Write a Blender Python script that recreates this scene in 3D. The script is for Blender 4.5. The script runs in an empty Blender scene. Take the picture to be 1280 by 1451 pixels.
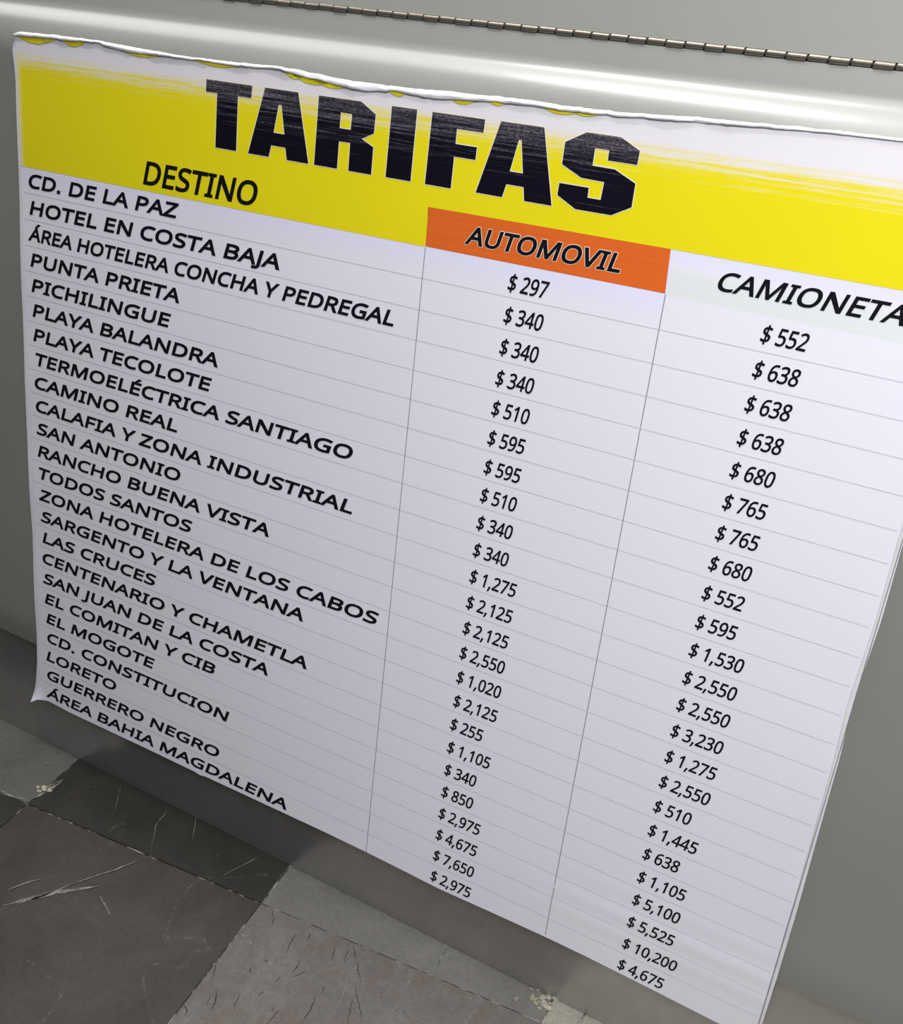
import bpy, bmesh, math, random
from mathutils import Matrix, Vector, noise
from mathutils.geometry import tessellate_polygon

# ---------------------------------------------------------------- frames
# The counter front and the price board lean back a little from the vertical.
# "Board frame": x along the counter, z up the board, y into the counter.
RAKE = math.radians(-6.0)
FLOOR_DROP = 0.86573
M = Matrix.Translation((0, 0, FLOOR_DROP)) @ Matrix.Rotation(RAKE, 4, 'X')
ROW = 0.032            # height of one printed row
COL = 0.2465184        # unit of the printed columns

scene = bpy.context.scene
scene.view_settings.view_transform = 'Standard'
scene.view_settings.look = 'None'
scene.view_settings.gamma = 1.0
scene.view_settings.use_curve_mapping = False
scene.view_settings.exposure = 0.0

# camera
cam = bpy.data.cameras.new('camera')
cam.sensor_fit = 'VERTICAL'
cam.sensor_height = 24.0
cam.lens = 1511.7 / 1451 * 24.0
cam.clip_start = 0.02
cam_ob = bpy.data.objects.new('camera', cam)
scene.collection.objects.link(cam_ob)
RT = Vector((0.87291757, 0.47523786, 0.11029007))
DN = Vector((0.27617544, -0.29499847, -0.91471472))
FW = Vector((-0.40217166, 0.82892996, -0.38875838))
L = Matrix.Identity(4)
for i in range(3):
    L[i][0], L[i][1], L[i][2] = RT[i], -DN[i], -FW[i]
L[0][3], L[1][3], L[2][3] = 0.42512051, -0.95130861, 0.17497965
cam_ob.matrix_world = M @ L
scene.camera = cam_ob

# world: the even light of a wide indoor hall
world = bpy.data.worlds.new('hall_light')
world.use_nodes = True
world.node_tree.nodes['Background'].inputs[0].default_value = (0.86, 0.90, 0.92, 1)
world.node_tree.nodes['Background'].inputs[1].default_value = 0.085
scene.world = world


def area_light(name, loc, target, sx, sy, power, color=(1, 1, 1)):
    d = bpy.data.lights.new(name, 'AREA')
    d.shape = 'RECTANGLE'
    d.size, d.size_y, d.energy, d.color = sx, sy, power, color
    o = bpy.data.objects.new(name, d)
    scene.collection.objects.link(o)
    o.location = loc
    o.rotation_euler = (Vector(target) - Vector(loc)).to_track_quat('-Z', 'Y').to_euler()
    return o


# ceiling lamps of the hall: a row above the counter, one panel in front of it, one bare tube, one lamp to the right
area_light('ceiling_lamp', (-0.6, 0.0, 2.76), (-0.6, 0.0, 0), 5.0, 0.80, 46, (1.0, 1.0, 0.97))
area_light('ceiling_lamp', (0.55, -0.90, 2.76), (0.55, -0.90, 0), 1.4, 1.0, 16, (1.0, 1.0, 0.98))
area_light('tube_lamp', (-0.42, -0.28, 2.74), (-0.42, -0.28, 0), 0.70, 0.06, 15, (1, 1, 1))
key = area_light('ceiling_lamp', (1.05, -1.35, 2.35), (0.42, 0.0, 0.70), 0.7, 0.5, 9.1, (0.98, 0.98, 1.0))
key.data.spread = math.radians(76)

# ---------------------------------------------------------------- helpers
def link(o):
    scene.collection.objects.link(o)
    return o


def empty(name, offset, label, cat, frame=M):
    o = link(bpy.data.objects.new(name, None))
    o.empty_display_size = 0.05
    o.matrix_world = frame @ Matrix.Translation(offset)
    o['label'] = label
    o['category'] = cat
    o['_off'] = list(offset)
    return o


def mesh_obj(name, verts, faces, mat, parent=None, smooth=False, mats=None, fmat=None):
    me = bpy.data.meshes.new(name)
    off = Vector(parent['_off']) if parent is not None and '_off' in parent else Vector((0, 0, 0))
    me.from_pydata([tuple(Vector(v) - off) for v in verts], [], faces)
    me.update()
    for m in (mats or [mat]):
        me.materials.append(m)
    if fmat:
        for p, k in zip(me.polygons, fmat):
            p.material_index = k
    if smooth:
        for p in me.polygons:
            p.use_smooth = True
    o = link(bpy.data.objects.new(name, me))
    if parent is not None:
        o.parent = parent
        if '_off' in parent:
            o['_off'] = list(parent['_off'])
    return o


def boxv(x0, x1, y0, y1, z0, z1, b=0.0):
    """box with small chamfers on every edge; returns verts, faces"""
    bm = bmesh.new()
    bmesh.ops.create_cube(bm, size=1)
    for v in bm.verts:
        v.co = Vector(((x0 + x1) / 2 + v.co.x * (x1 - x0), (y0 + y1) / 2 + v.co.y * (y1 - y0),
                       (z0 + z1) / 2 + v.co.z * (z1 - z0)))
    if b:
        bmesh.ops.bevel(bm, geom=bm.edges[:], offset=b, segments=1, affect='EDGES')
    bm.verts.index_update()
    vs = [v.co.copy() for v in bm.verts]
    fs = [[v.index for v in f.verts] for f in bm.faces]
    bm.free()
    return vs, fs


def lerp(a, b, t):
    return a + (b - a) * t


def interp(pts, x):
    if x <= pts[0][0]:
        return pts[0][1]
    for (a, fa), (b, fb) in zip(pts, pts[1:]):
        if x <= b:
            return lerp(fa, fb, (x - a) / (b - a))
    return pts[-1][1]


def sstep(a, b, x):
    t = max(0.0, min(1.0, (x - a) / (b - a)))
    return t * t * (3 - 2 * t)


# ---------------------------------------------------------------- materials
class NT:
    def __init__(self, name):
        self.m = bpy.data.materials.new(name)
        self.m.use_nodes = True
        self.t = self.m.node_tree
        self.b = self.t.nodes['Principled BSDF']

    def n(self, typ, **kw):
        o = self.t.nodes.new(typ)
        for k, v in kw.items():
            setattr(o, k, v)
        return o

    def l(self, a, b):
        self.t.links.new(a, b)

    def coord(self):
        return self.n('ShaderNodeTexCoord').outputs['Object']

    def mapping(self, vec, scale=(1, 1, 1), loc=(0, 0, 0), rot=(0, 0, 0)):
        m = self.n('ShaderNodeMapping')
        m.inputs['Scale'].default_value = scale
        m.inputs['Location'].default_value = loc
        m.inputs['Rotation'].default_value = rot
        self.l(vec, m.inputs['Vector'])
        return m.outputs['Vector']

    def noise(self, vec, scale=5, detail=4, rough=.5, dist=0):
        x = self.n('ShaderNodeTexNoise')
        x.inputs['Scale'].default_value = scale
        x.inputs['Detail'].default_value = detail
        x.inputs['Roughness'].default_value = rough
        x.inputs['Distortion'].default_value = dist
        self.l(vec, x.inputs['Vector'])
        return x.outputs['Fac']

    def ramp(self, fac, stops):
        r = self.n('ShaderNodeValToRGB')
        e = r.color_ramp.elements
        while len(e) < len(stops):
            e.new(0.5)
        for k, (p, c) in enumerate(stops):
            e[k].position = p
            e[k].color = c if len(c) == 4 else (*c, 1)
        self.l(fac, r.inputs['Fac'])
        return r.outputs['Color']

    def math(self, op, a, b=None, clamp=False):
        m = self.n('ShaderNodeMath', operation=op)
        m.use_clamp = clamp
        for k, v in enumerate((a, b)):
            if v is None:
                continue
            if isinstance(v, (int, float)):
                m.inputs[k].default_value = v
            else:
                self.l(v, m.inputs[k])
        return m.outputs[0]

    def mix(self, fac, a, b, blend='MIX'):
        m = self.n('ShaderNodeMix', data_type='RGBA', blend_type=blend)
        for sock, v in ((m.inputs[0], fac), (m.inputs[6], a), (m.inputs[7], b)):
            if isinstance(v, (int, float)):
                sock.default_value = v
            elif isinstance(v, tuple):
                sock.default_value = v if len(v) == 4 else (*v, 1)
            else:
                self.l(v, sock)
        return m.outputs[2]

    def bump(self, h, strength=.2, dist=.001):
        b = self.n('ShaderNodeBump')
        b.inputs['Strength'].default_value = strength
        b.inputs['Distance'].default_value = dist
        self.l(h, b.inputs['Height'])
        self.l(b.outputs['Normal'], self.b.inputs['Normal'])

    def base(self, v):
        if isinstance(v, tuple):
            self.b.inputs['Base Color'].default_value = (*v, 1)
        else:
            self.l(v, self.b.inputs['Base Color'])

    def set(self, **kw):
        names = dict(rough='Roughness', metal='Metallic', spec='Specular IOR Level', coat='Coat Weight',
                     coat_rough='Coat Roughness')
        for k, v in kw.items():
            if isinstance(v, (int, float)):
                self.b.inputs[names[k]].default_value = v
            else:
                self.l(v, self.b.inputs[names[k]])


def paint(name, col, rough=.42, coat=.0, coat_rough=.15):
    a = NT(name)
    c = a.coord()
    f = a.noise(c, 900, 2, .6)
    g = a.noise(c, 6, 3, .5)
    lo = tuple(x * .95 for x in col)
    hi = tuple(x * 1.05 for x in col)
    cc = a.mix(g, lo, hi)
    a.base(a.mix(a.math('MULTIPLY', f, .12), cc, tuple(x * .8 for x in col)))
    a.set(rough=rough, coat=coat, coat_rough=coat_rough, spec=.5)
    a.bump(f, .08, .0004)
    return a.m


PAINT = paint('grey_powder_coat', (0.245, 0.249, 0.229), .36, .95, .20)
PAINT_LID = paint('grey_lid_paint', (0.215, 0.218, 0.196), .5)

# board: printed sheet on fluted plastic, fine horizontal flutes
def sheet(name, colour_fn, rough=.42, spec=.35):
    a = NT(name)
    c = a.coord()
    col = colour_fn(a, c)
    a.base(col)
    fl = a.n('ShaderNodeTexWave', wave_type='BANDS', bands_direction='Z')
    fl.inputs['Scale'].default_value = 75
    fl.inputs['Distortion'].default_value = .6
    fl.inputs['Detail'].default_value = 1
    a.l(a.mapping(c, (.05, 1, 1)), fl.inputs['Vector'])
    a.bump(a.math('ADD', a.math('MULTIPLY', fl.outputs['Fac'], .5), a.math('MULTIPLY', a.noise(c, 1200, 2), .4)), .05, .0004)
    a.set(rough=rough, spec=spec)
    return a.m


BASE_Z = -0.7696       # the board's lower edge, origin of its local frame
WHITE = (0.80, 0.79, 0.88)


def white_col(a, c):
    n = a.noise(a.mapping(c, (2, 2, 2)), 3, 2)
    col = a.mix(n, (0.80, 0.785, 0.875), (0.82, 0.815, 0.885))
    sep = a.n('ShaderNodeSeparateXYZ')
    a.l(c, sep.inputs[0])
    # the faint grey-green field printed behind the right-hand heading
    x0 = a.math('GREATER_THAN', sep.outputs['X'], 0.616 * COL)
    z = a.math('SUBTRACT', sep.outputs['Z'], -BASE_Z)
    s1 = a.n('ShaderNodeMapRange', interpolation_type='SMOOTHSTEP')
    s1.inputs[1].default_value, s1.inputs[2].default_value = 0.95 * ROW, 0.55 * ROW
    a.l(z, s1.inputs[0])
    s2 = a.n('ShaderNodeMapRange', interpolation_type='SMOOTHSTEP')
    s2.inputs[1].default_value, s2.inputs[2].default_value = -.05 * ROW, 0.05 * ROW
    a.l(z, s2.inputs[0])
    f = a.math('MULTIPLY', x0, a.math('MULTIPLY', s1.outputs[0], s2.outputs[0]))
    col = a.mix(a.math('MULTIPLY', f, .8), col, (0.74, 0.77, 0.755))
    # lilac tint printed just under the header
    s3 = a.n('ShaderNodeMapRange', interpolation_type='SMOOTHSTEP')
    s3.inputs[1].default_value, s3.inputs[2].default_value = -1.0 * ROW, .2 * ROW
    a.l(z, s3.inputs[0])
    s4 = a.n('ShaderNodeMapRange', interpolation_type='SMOOTHSTEP')
    s4.inputs[1].default_value, s4.inputs[2].default_value = 0.7 * ROW, 1.25 * ROW
    a.l(z, s4.inputs[0])
    tint = a.math('MAXIMUM', a.math('MULTIPLY', s3.outputs[0], a.math('SUBTRACT', 1.0, x0)), a.math('MULTIPLY', s4.outputs[0], x0))
    return a.mix(a.math('MULTIPLY', tint, .8), col, (0.76, 0.75, 0.97))


def streaks(a, c, zlo, zhi, amount):
    """rubbed streaks that get denser towards the top of the board (0..1)"""
    sep = a.n('ShaderNodeSeparateXYZ')
    a.l(c, sep.inputs[0])
    z = a.math('ADD', sep.outputs['Z'], BASE_Z)
    r = a.n('ShaderNodeMapRange')
    r.inputs[1].default_value, r.inputs[2].default_value = zlo, zhi
    a.l(z, r.inputs[0])
    n1 = a.noise(a.mapping(c, (2.6, 1, 340)), 1, 6, .75)
    n2 = a.noise(a.mapping(c, (22, 1, 1300)), 1, 3, .7)
    n = a.math('ADD', a.math('MULTIPLY', n1, .62), a.math('MULTIPLY', n2, .38))
    n = a.math('MULTIPLY', a.math('SUBTRACT', n, .5), amount * 1.0)
    return a.math('ADD', r.outputs[0], n), sep, z


def yellow_col(a, c):
    f, sep, z = streaks(a, c, 0.092, 0.1280, 4.2)
    # upper zone rubbed white, with the outer left rim worn as well
    g = a.n('ShaderNodeMapRange', interpolation_type='SMOOTHSTEP')
    g.inputs[1].default_value, g.inputs[2].default_value = .35, 1.15
    a.l(f, g.inputs[0])
    low = a.n('ShaderNodeMapRange', interpolation_type='SMOOTHSTEP')
    low.inputs[1].default_value, low.inputs[2].default_value = 0.080, 0.116
    a.l(z, low.inputs[0])
    wear = a.math('MULTIPLY', g.outputs[0], low.outputs[0], True)
    full = a.n('ShaderNodeMapRange', interpolation_type='SMOOTHSTEP')
    full.inputs[1].default_value, full.inputs[2].default_value = 0.1180, 0.1290
    a.l(z, full.inputs[0])
    wear = a.math('MAXIMUM', wear, full.outputs[0])
    rim = a.n('ShaderNodeMapRange', interpolation_type='SMOOTHSTEP')
    rim.inputs[1].default_value, rim.inputs[2].default_value = -2.685 * COL, -2.735 * COL
    a.l(sep.outputs['X'], rim.inputs[0])
    wear = a.math('MAXIMUM', wear, a.math('MULTIPLY', rim.outputs[0], .8))
    col = a.mix(a.noise(c, 9, 2), (0.80, 0.68, 0.006), (0.84, 0.73, 0.010))
    return a.mix(wear, col, (0.79, 0.76, 0.81))


def black_title(a, c):
    f, sep, z = streaks(a, c, 0.076, 0.130, 5.5)
    g = a.n('ShaderNodeMapRange')
    g.inputs[1].default_value, g.inputs[2].default_value = .45, 1.5
    g.inputs[4].default_value = .45
    a.l(f, g.inputs[0])
    fine = a.noise(a.mapping(c, (300, 300, 700)), 1, 2)
    w = a.math('MULTIPLY', g.outputs[0], a.math('MULTIPLY', a.math('POWER', fine, 2.0), 3.4))
    return a.mix(w, (0.0045, 0.004, 0.011), (0.42, 0.38, 0.44))


SHEET = sheet('printed_white_sheet', white_col)
YELLOW = sheet('printed_yellow', yellow_col)


def orange_col(a, c):
    n = a.noise(a.mapping(c, (1.5, 1, 220)), 1, 3, .6)
    return a.mix(n, (0.66, 0.105, 0.012), (0.80, 0.165, 0.028))


ORANGE = sheet('printed_orange', orange_col)
TITLE = sheet('worn_black_ink', black_title, .5, .12)
INK = sheet('black_ink', lambda a, c: a.mix(a.noise(c, 300, 2), (0.004, 0.004, 0.008), (0.009, 0.009, 0.014)), .55, .1)
PALE = sheet('pale_outline_ink', lambda a, c: a.mix(a.noise(c, 50), (0.80, 0.77, 0.62), (0.84, 0.80, 0.66)))
RULE = sheet('grey_rule_ink', lambda a, c: a.mix(a.noise(a.mapping(c, (12, 1, 1)), 3, 3), (0.58, 0.58, 0.65), (0.71, 0.71, 0.79)))
RULED = sheet('dark_rule_ink', lambda a, c: a.mix(a.noise(a.mapping(c, (1, 1, 14)), 3, 3), (0.13, 0.13, 0.15), (0.30, 0.30, 0.33)))
FILM = sheet('torn_white_film', lambda a, c: a.mix(a.noise(c, 60, 3), (0.86, 0.86, 0.88), (0.93, 0.93, 0.94)), .3)
EDGE = sheet('board_edge_white', lambda a, c: a.mix(a.noise(a.mapping(c, (3, 3, 25)), 2, 3), (0.62, 0.62, 0.64), (0.82, 0.82, 0.84)), .35)

# ---------------------------------------------------------------- floor
FLOOR_YAW = math.radians(5.1)
FX, FY = Vector((math.cos(FLOOR_YAW), math.sin(FLOOR_YAW), 0)), Vector((-math.sin(FLOOR_YAW), math.cos(FLOOR_YAW), 0))
TILE = 0.397
ORIGIN = Vector((-0.22055, -0.14385, 0))        # where four tiles meet


def marble(name, dark, light, vein, vein_amt=.25, spot=.5, warm=None):
    a = NT(name)
    c = a.coord()
    n = a.noise(c, 9, 6, .62, .8)
    n2 = a.noise(c, 120, 6, .75)
    col = a.ramp(n, [(.30, dark), (.70, light)])
    if warm:
        w = a.noise(a.mapping(c, loc=(3, 1, 0)), 13, 3, .6, 1.5)
        col = a.mix(a.math('MULTIPLY', a.ramp(w, [(.45, (0, 0, 0)), (.65, (1, 1, 1))]), .7), col, warm)
    col = a.mix(a.math('MULTIPLY', a.ramp(n2, [(.38, (0, 0, 0)), (.66, (1, 1, 1))]), .45), col, tuple(x * .55 for x in dark))
    g3 = a.noise(c, 700, 3, .7)
    col = a.mix(a.math('MULTIPLY', a.ramp(g3, [(.5, (0, 0, 0)), (.75, (1, 1, 1))]), .35), col, tuple(min(1, x * 1.7) for x in light))
    # dark pores
    p = a.noise(a.mapping(c, (1, 1.8, 1), rot=(0, 0, .6)), 95, 6, .8, 1.2)
    col = a.mix(a.math('MULTIPLY', a.ramp(p, [(.62, (0, 0, 0)), (.70, (1, 1, 1))]), spot), col, tuple(x * .3 for x in dark))
    # thin pale veins
    wv = a.noise(a.mapping(c, (1, 1, 1), rot=(0, 0, .9)), 3.2, 2, .5, .6)
    v = a.math('ABSOLUTE', a.math('SUBTRACT', wv, .5))
    col = a.mix(a.math('MULTIPLY', a.ramp(v, [(.0, (1, 1, 1)), (.006, (0, 0, 0))]), a.math('MULTIPLY', a.ramp(n2, [(.5, (0, 0, 0)), (.62, (1, 1, 1))]), vein_amt * .8)), col, vein)
    a.base(col)
    a.set(rough=a.math('ADD', a.math('MULTIPLY', n2, .2), .28), spec=.45)
    a.bump(a.math('ADD', p, n2), .12, .0008)
    return a.m


DARKM = marble('dark_marble', (0.014, 0.0132, 0.0115), (0.028, 0.0265, 0.023), (.22, .21, .2), .35, .7)
MIDM = marble('mid_marble', (0.024, 0.021, 0.0175), (0.056, 0.050, 0.042), (.30, .28, .27), .35, .35)
GREYM = marble('grey_marble', (0.075, 0.072, 0.065), (0.108, 0.104, 0.095), (.35, .33, .3), .3, .3)
WARMM = marble('warm_marble', (0.092, 0.085, 0.077), (0.155, 0.144, 0.130), (.4, .38, .35), .35, .8, (0.105, 0.080, 0.070))
LIGHTM = marble('light_grey_marble', (0.105, 0.101, 0.092), (0.150, 0.145, 0.132), (.35, .33, .3), .3, .3)
PALEM = marble('pale_marble', (0.20, 0.185, 0.155), (0.30, 0.28, 0.235), (.4, .38, .35), .35, .3)
GROUT = NT('grout')
_c = GROUT.coord()
GROUT.base(GROUT.ramp(GROUT.noise(_c, 34, 4, .7), [(.50, (0.015, 0.013, 0.011)), (.56, (0.20, 0.19, 0.17)), (.66, (0.42, 0.40, 0.37))]))
GROUT.set(rough=.9)
GROUT = GROUT.m
VEIN = NT('pale_vein')
_c = VEIN.coord()
VEIN.base(VEIN.ramp(VEIN.noise(_c, 90, 4), [(.35, (0.05, 0.047, 0.042)), (.68, (0.24, 0.23, 0.21))]))
VEIN.set(rough=.5)
VEIN = VEIN.m
CRACK = NT('dark_crack')
_c = CRACK.coord()
CRACK.base(CRACK.ramp(CRACK.noise(_c, 90, 4), [(.3, (0.012, 0.010, 0.009)), (.7, (0.035, 0.028, 0.025))]))
CRACK.set(rough=.8)
CRACK = CRACK.m


def fpt(a, b, z=0.0):
    p = ORIGIN + FX * a + FY * b
    return Vector((p.x, p.y, z))


vs, fs = boxv(-6, 6, -8, 5, -.10, -.0016)
floor = mesh_obj('floor', vs, fs, GROUT)
floor['kind'] = 'structure'
random.seed(4)
G = 0.0008
tiles = {}
kinds = {(-1, 0): DARKM, (-2, 0): GREYM, (0, 0): LIGHTM, (1, 0): PALEM, (2, 0): PALEM, (2, -1): PALEM, (3, -1): PALEM, (-1, -1): MIDM, (0, -1): WARMM, (-2, -1): DARKM,
         (1, -1): PALEM, (-3, -1): MIDM, (-3, 0): MIDM}
for i in range(-6, 6):
    for j in range(-6, 2):
        a0, a1, b0, b1 = i * TILE + G, (i + 1) * TILE - G, j * TILE + G, (j + 1) * TILE - G
        h = random.uniform(-.0004, .0004)
        bv = .0008
        ring = lambda e, z: [fpt(a0 + e, b0 + e, z), fpt(a1 - e, b0 + e, z), fpt(a1 - e, b1 - e, z), fpt(a0 + e, b1 - e, z)]
        v = ring(0, -.009) + ring(0, -bv * .7 + h) + ring(bv, h)
        f = [[8, 9, 10, 11]] + [[k, (k + 1) % 4, 4 + (k + 1) % 4, 4 + k] for k in range(4)] + \
            [[4 + k, 4 + (k + 1) % 4, 8 + (k + 1) % 4, 8 + k] for k in range(4)]
        tiles[i, j] = mesh_obj('tile', v, f, kinds.get((i, j), random.choice((MIDM, GREYM, WARMM))), floor)


def ribbon(name, pts, w, mat, parent, z=.00065, jitter=.0006, seed=0):
    """thin inlaid line of stone following floor points, tapering to both ends"""
    rnd = random.Random(seed)
    P = []
    for (p, q) in zip(pts, pts[1:]):
        n = 7
        for k in range(n):
            P.append(Vector(p).lerp(Vector(q), k / n) + Vector((rnd.uniform(-1, 1), rnd.uniform(-1, 1), 0)) * jitter)
    P.append(Vector(pts[-1]))
    V, F = [], []
    for k, p in enumerate(P):
        d = (P[min(k + 1, len(P) - 1)] - P[max(k - 1, 0)]).normalized()
        nrm = Vector((-d.y, d.x, 0))
        t = k / (len(P) - 1)
        ww = w * (math.sin(math.pi * min(max(t, .04), .96)) ** .6) * rnd.uniform(.45, 1.2)
        V += [p + nrm * ww / 2 + Vector((0, 0, z)), p - nrm * ww / 2 + Vector((0, 0, z))]
        if k:
            F.append([2 * k - 2, 2 * k - 1, 2 * k + 1, 2 * k])
    return mesh_obj(name, V, F, mat, parent)


ribbon('vein', [(-0.3983, -0.1579, 0), (-0.4205, -0.2018, 0), (-0.4477, -0.2450, 0), (-0.4685, -0.2861, 0), (-0.4960, -0.3305, 0)], 0.0024, VEIN, tiles[-1, -1], seed=0, jitter=0.0006)
ribbon('vein', [(-0.4191, -0.2355, 0), (-0.4546, -0.2691, 0), (-0.4802, -0.2989, 0), (-0.4977, -0.3235, 0)], 0.0070, VEIN, tiles[-1, -1], seed=1, jitter=0.0006)
ribbon('vein', [(-0.4913, -0.2652, 0), (-0.5041, -0.2833, 0), (-0.5141, -0.3036, 0)], 0.0028, VEIN, tiles[-1, -1], seed=2, jitter=0.0006)
ribbon('vein', [(-0.4054, -0.2466, 0), (-0.3866, -0.2554, 0), (-0.3714, -0.2620, 0)], 0.0021, VEIN, tiles[-1, -1], seed=3, jitter=0.0006)
ribbon('vein', [(-0.6697, -0.1810, 0), (-0.6442, -0.1803, 0), (-0.6221, -0.1729, 0)], 0.0042, VEIN, tiles[-2, 0], seed=4, jitter=0.0006)
ribbon('vein', [(-0.6096, -0.1194, 0), (-0.6126, -0.1409, 0), (-0.6170, -0.1697, 0)], 0.0070, VEIN, tiles[-1, 0], seed=5, jitter=0.0006)
ribbon('vein', [(-0.6081, -0.1112, 0), (-0.6154, -0.1356, 0), (-0.6184, -0.1620, 0)], 0.0042, VEIN, tiles[-1, 0], seed=6, jitter=0.0006)
ribbon('vein', [(-0.2942, -0.1383, 0), (-0.2811, -0.1050, 0), (-0.2719, -0.0779, 0)], 0.0013, VEIN, tiles[-1, 0], seed=7, jitter=0.0006)
ribbon('vein', [(-0.3970, -0.0679, 0), (-0.3813, -0.0891, 0), (-0.3694, -0.1086, 0)], 0.0008, VEIN, tiles[-1, 0], seed=8, jitter=0.0006)
ribbon('vein', [(-0.4388, -0.0777, 0), (-0.4329, -0.1105, 0), (-0.4035, -0.1550, 0)], 0.0010, VEIN, tiles[-1, 0], seed=9, jitter=0.0006)
ribbon('vein', [(-0.5293, -0.0820, 0), (-0.5084, -0.1121, 0), (-0.5007, -0.1241, 0)], 0.0008, VEIN, tiles[-1, 0], seed=10, jitter=0.0006)
ribbon('vein', [(0.0244, -0.0754, 0), (0.0260, -0.0984, 0), (0.0270, -0.1198, 0)], 0.0013, VEIN, tiles[0, 0], seed=11, jitter=0.0006)
ribbon('vein', [(0.0992, -0.1282, 0), (0.0972, -0.1463, 0), (0.0945, -0.1646, 0)], 0.0015, VEIN, tiles[0, -1], seed=12, jitter=0.0006)
ribbon('vein', [(0.0318, -0.1489, 0), (0.0637, -0.1350, 0), (0.0956, -0.1212, 0)], 0.0014, VEIN, tiles[0, -1], seed=13, jitter=0.0006)
ribbon('vein', [(-0.0538, -0.1600, 0), (-0.0528, -0.1929, 0), (-0.0450, -0.2225, 0)], 0.0013, VEIN, tiles[0, -1], seed=14, jitter=0.0006)
ribbon('vein', [(-0.2173, -0.1988, 0), (-0.2018, -0.1968, 0), (-0.1876, -0.2033, 0)], 0.0021, VEIN, tiles[0, -1], seed=15, jitter=0.0006)
ribbon('vein', [(-0.1689, -0.2130, 0), (-0.1582, -0.2125, 0), (-0.1485, -0.2138, 0)], 0.0035, VEIN, tiles[0, -1], seed=16, jitter=0.0006)
ribbon('vein', [(0.0231, -0.2007, 0), (0.0244, -0.1866, 0), (0.0271, -0.1714, 0)], 0.0015, VEIN, tiles[0, -1], seed=17, jitter=0.0006)
ribbon('vein', [(0.2107, -0.0878, 0), (0.2136, -0.0771, 0), (0.2150, -0.0672, 0)], 0.0028, VEIN, tiles[0, 0], seed=18, jitter=0.0006)
ribbon('vein', [(0.1323, -0.1078, 0), (0.1330, -0.0993, 0), (0.1341, -0.0917, 0)], 0.0042, VEIN, tiles[0, 0], seed=19, jitter=0.0006)
ribbon('crack', [(-0.2135, -0.2406, 0), (-0.2037, -0.2576, 0), (-0.1987, -0.2688, 0)], 0.0014, CRACK, tiles[0, -1], seed=50, jitter=0.0009)
ribbon('crack', [(-0.1859, -0.2750, 0), (-0.1746, -0.2909, 0), (-0.1707, -0.3020, 0)], 0.0014, CRACK, tiles[0, -1], seed=51, jitter=0.0009)
ribbon('crack', [(-0.1872, -0.2850, 0), (-0.1799, -0.2987, 0)], 0.0014, CRACK, tiles[0, -1], seed=52, jitter=0.0009)
ribbon('crack', [(-0.1526, -0.1597, 0), (-0.1495, -0.1745, 0), (-0.1445, -0.1916, 0)], 0.0014, CRACK, tiles[0, -1], seed=53, jitter=0.0009)
ribbon('crack', [(-0.1372, -0.1488, 0), (-0.1338, -0.1597, 0)], 0.0014, CRACK, tiles[0, -1], seed=54, jitter=0.0009)
ribbon('crack', [(-0.0972, -0.1510, 0), (-0.0941, -0.1603, 0), (-0.0896, -0.1699, 0)], 0.0014, CRACK, tiles[0, -1], seed=55, jitter=0.0009)
ribbon('crack', [(-0.0818, -0.1452, 0), (-0.0749, -0.1633, 0)], 0.0014, CRACK, tiles[0, -1], seed=56, jitter=0.0009)
ribbon('crack', [(-0.0772, -0.2207, 0), (-0.0723, -0.2393, 0), (-0.0692, -0.2606, 0)], 0.0014, CRACK, tiles[0, -1], seed=57, jitter=0.0009)
ribbon('crack', [(-0.0771, -0.2032, 0), (-0.0731, -0.2147, 0)], 0.0014, CRACK, tiles[0, -1], seed=58, jitter=0.0009)
ribbon('crack', [(-0.0372, -0.2007, 0), (-0.0321, -0.2145, 0), (-0.0239, -0.2328, 0)], 0.0014, CRACK, tiles[0, -1], seed=59, jitter=0.0009)
ribbon('crack', [(-0.0625, -0.1532, 0), (-0.0519, -0.1661, 0), (-0.0411, -0.1762, 0)], 0.0014, CRACK, tiles[0, -1], seed=60, jitter=0.0009)
ribbon('crack', [(-0.2005, -0.1457, 0), (-0.1928, -0.1544, 0)], 0.0014, CRACK, tiles[0, -1], seed=61, jitter=0.0009)
ribbon('crack', [(-0.1920, -0.1539, 0), (-0.1860, -0.1662, 0)], 0.0014, CRACK, tiles[0, -1], seed=62, jitter=0.0009)
ribbon('crack', [(-0.2026, -0.3127, 0), (-0.1954, -0.3172, 0), (-0.1925, -0.3242, 0)], 0.0014, CRACK, tiles[0, -1], seed=63, jitter=0.0009)
ribbon('crack', [(-0.1558, -0.2680, 0), (-0.1532, -0.2778, 0), (-0.1481, -0.2881, 0)], 0.0014, CRACK, tiles[0, -1], seed=64, jitter=0.0009)
ribbon('crack', [(-0.1694, -0.2292, 0), (-0.1645, -0.2382, 0)], 0.0014, CRACK, tiles[0, -1], seed=65, jitter=0.0009)
ribbon('crack', [(-0.1237, -0.1887, 0), (-0.1208, -0.2015, 0), (-0.1218, -0.2118, 0)], 0.0014, CRACK, tiles[0, -1], seed=66, jitter=0.0009)
ribbon('crack', [(-0.1095, -0.1994, 0), (-0.1118, -0.2080, 0), (-0.1179, -0.2142, 0)], 0.0014, CRACK, tiles[0, -1], seed=67, jitter=0.0009)
ribbon('crack', [(-0.1297, -0.2214, 0), (-0.1306, -0.2315, 0)], 0.0014, CRACK, tiles[0, -1], seed=68, jitter=0.0009)
ribbon('crack', [(-0.1336, -0.2485, 0), (-0.1365, -0.2572, 0)], 0.0014, CRACK, tiles[0, -1], seed=69, jitter=0.0009)
ribbon('crack', [(-0.1111, -0.2654, 0), (-0.1092, -0.2597, 0)], 0.0014, CRACK, tiles[0, -1], seed=70, jitter=0.0009)
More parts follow.
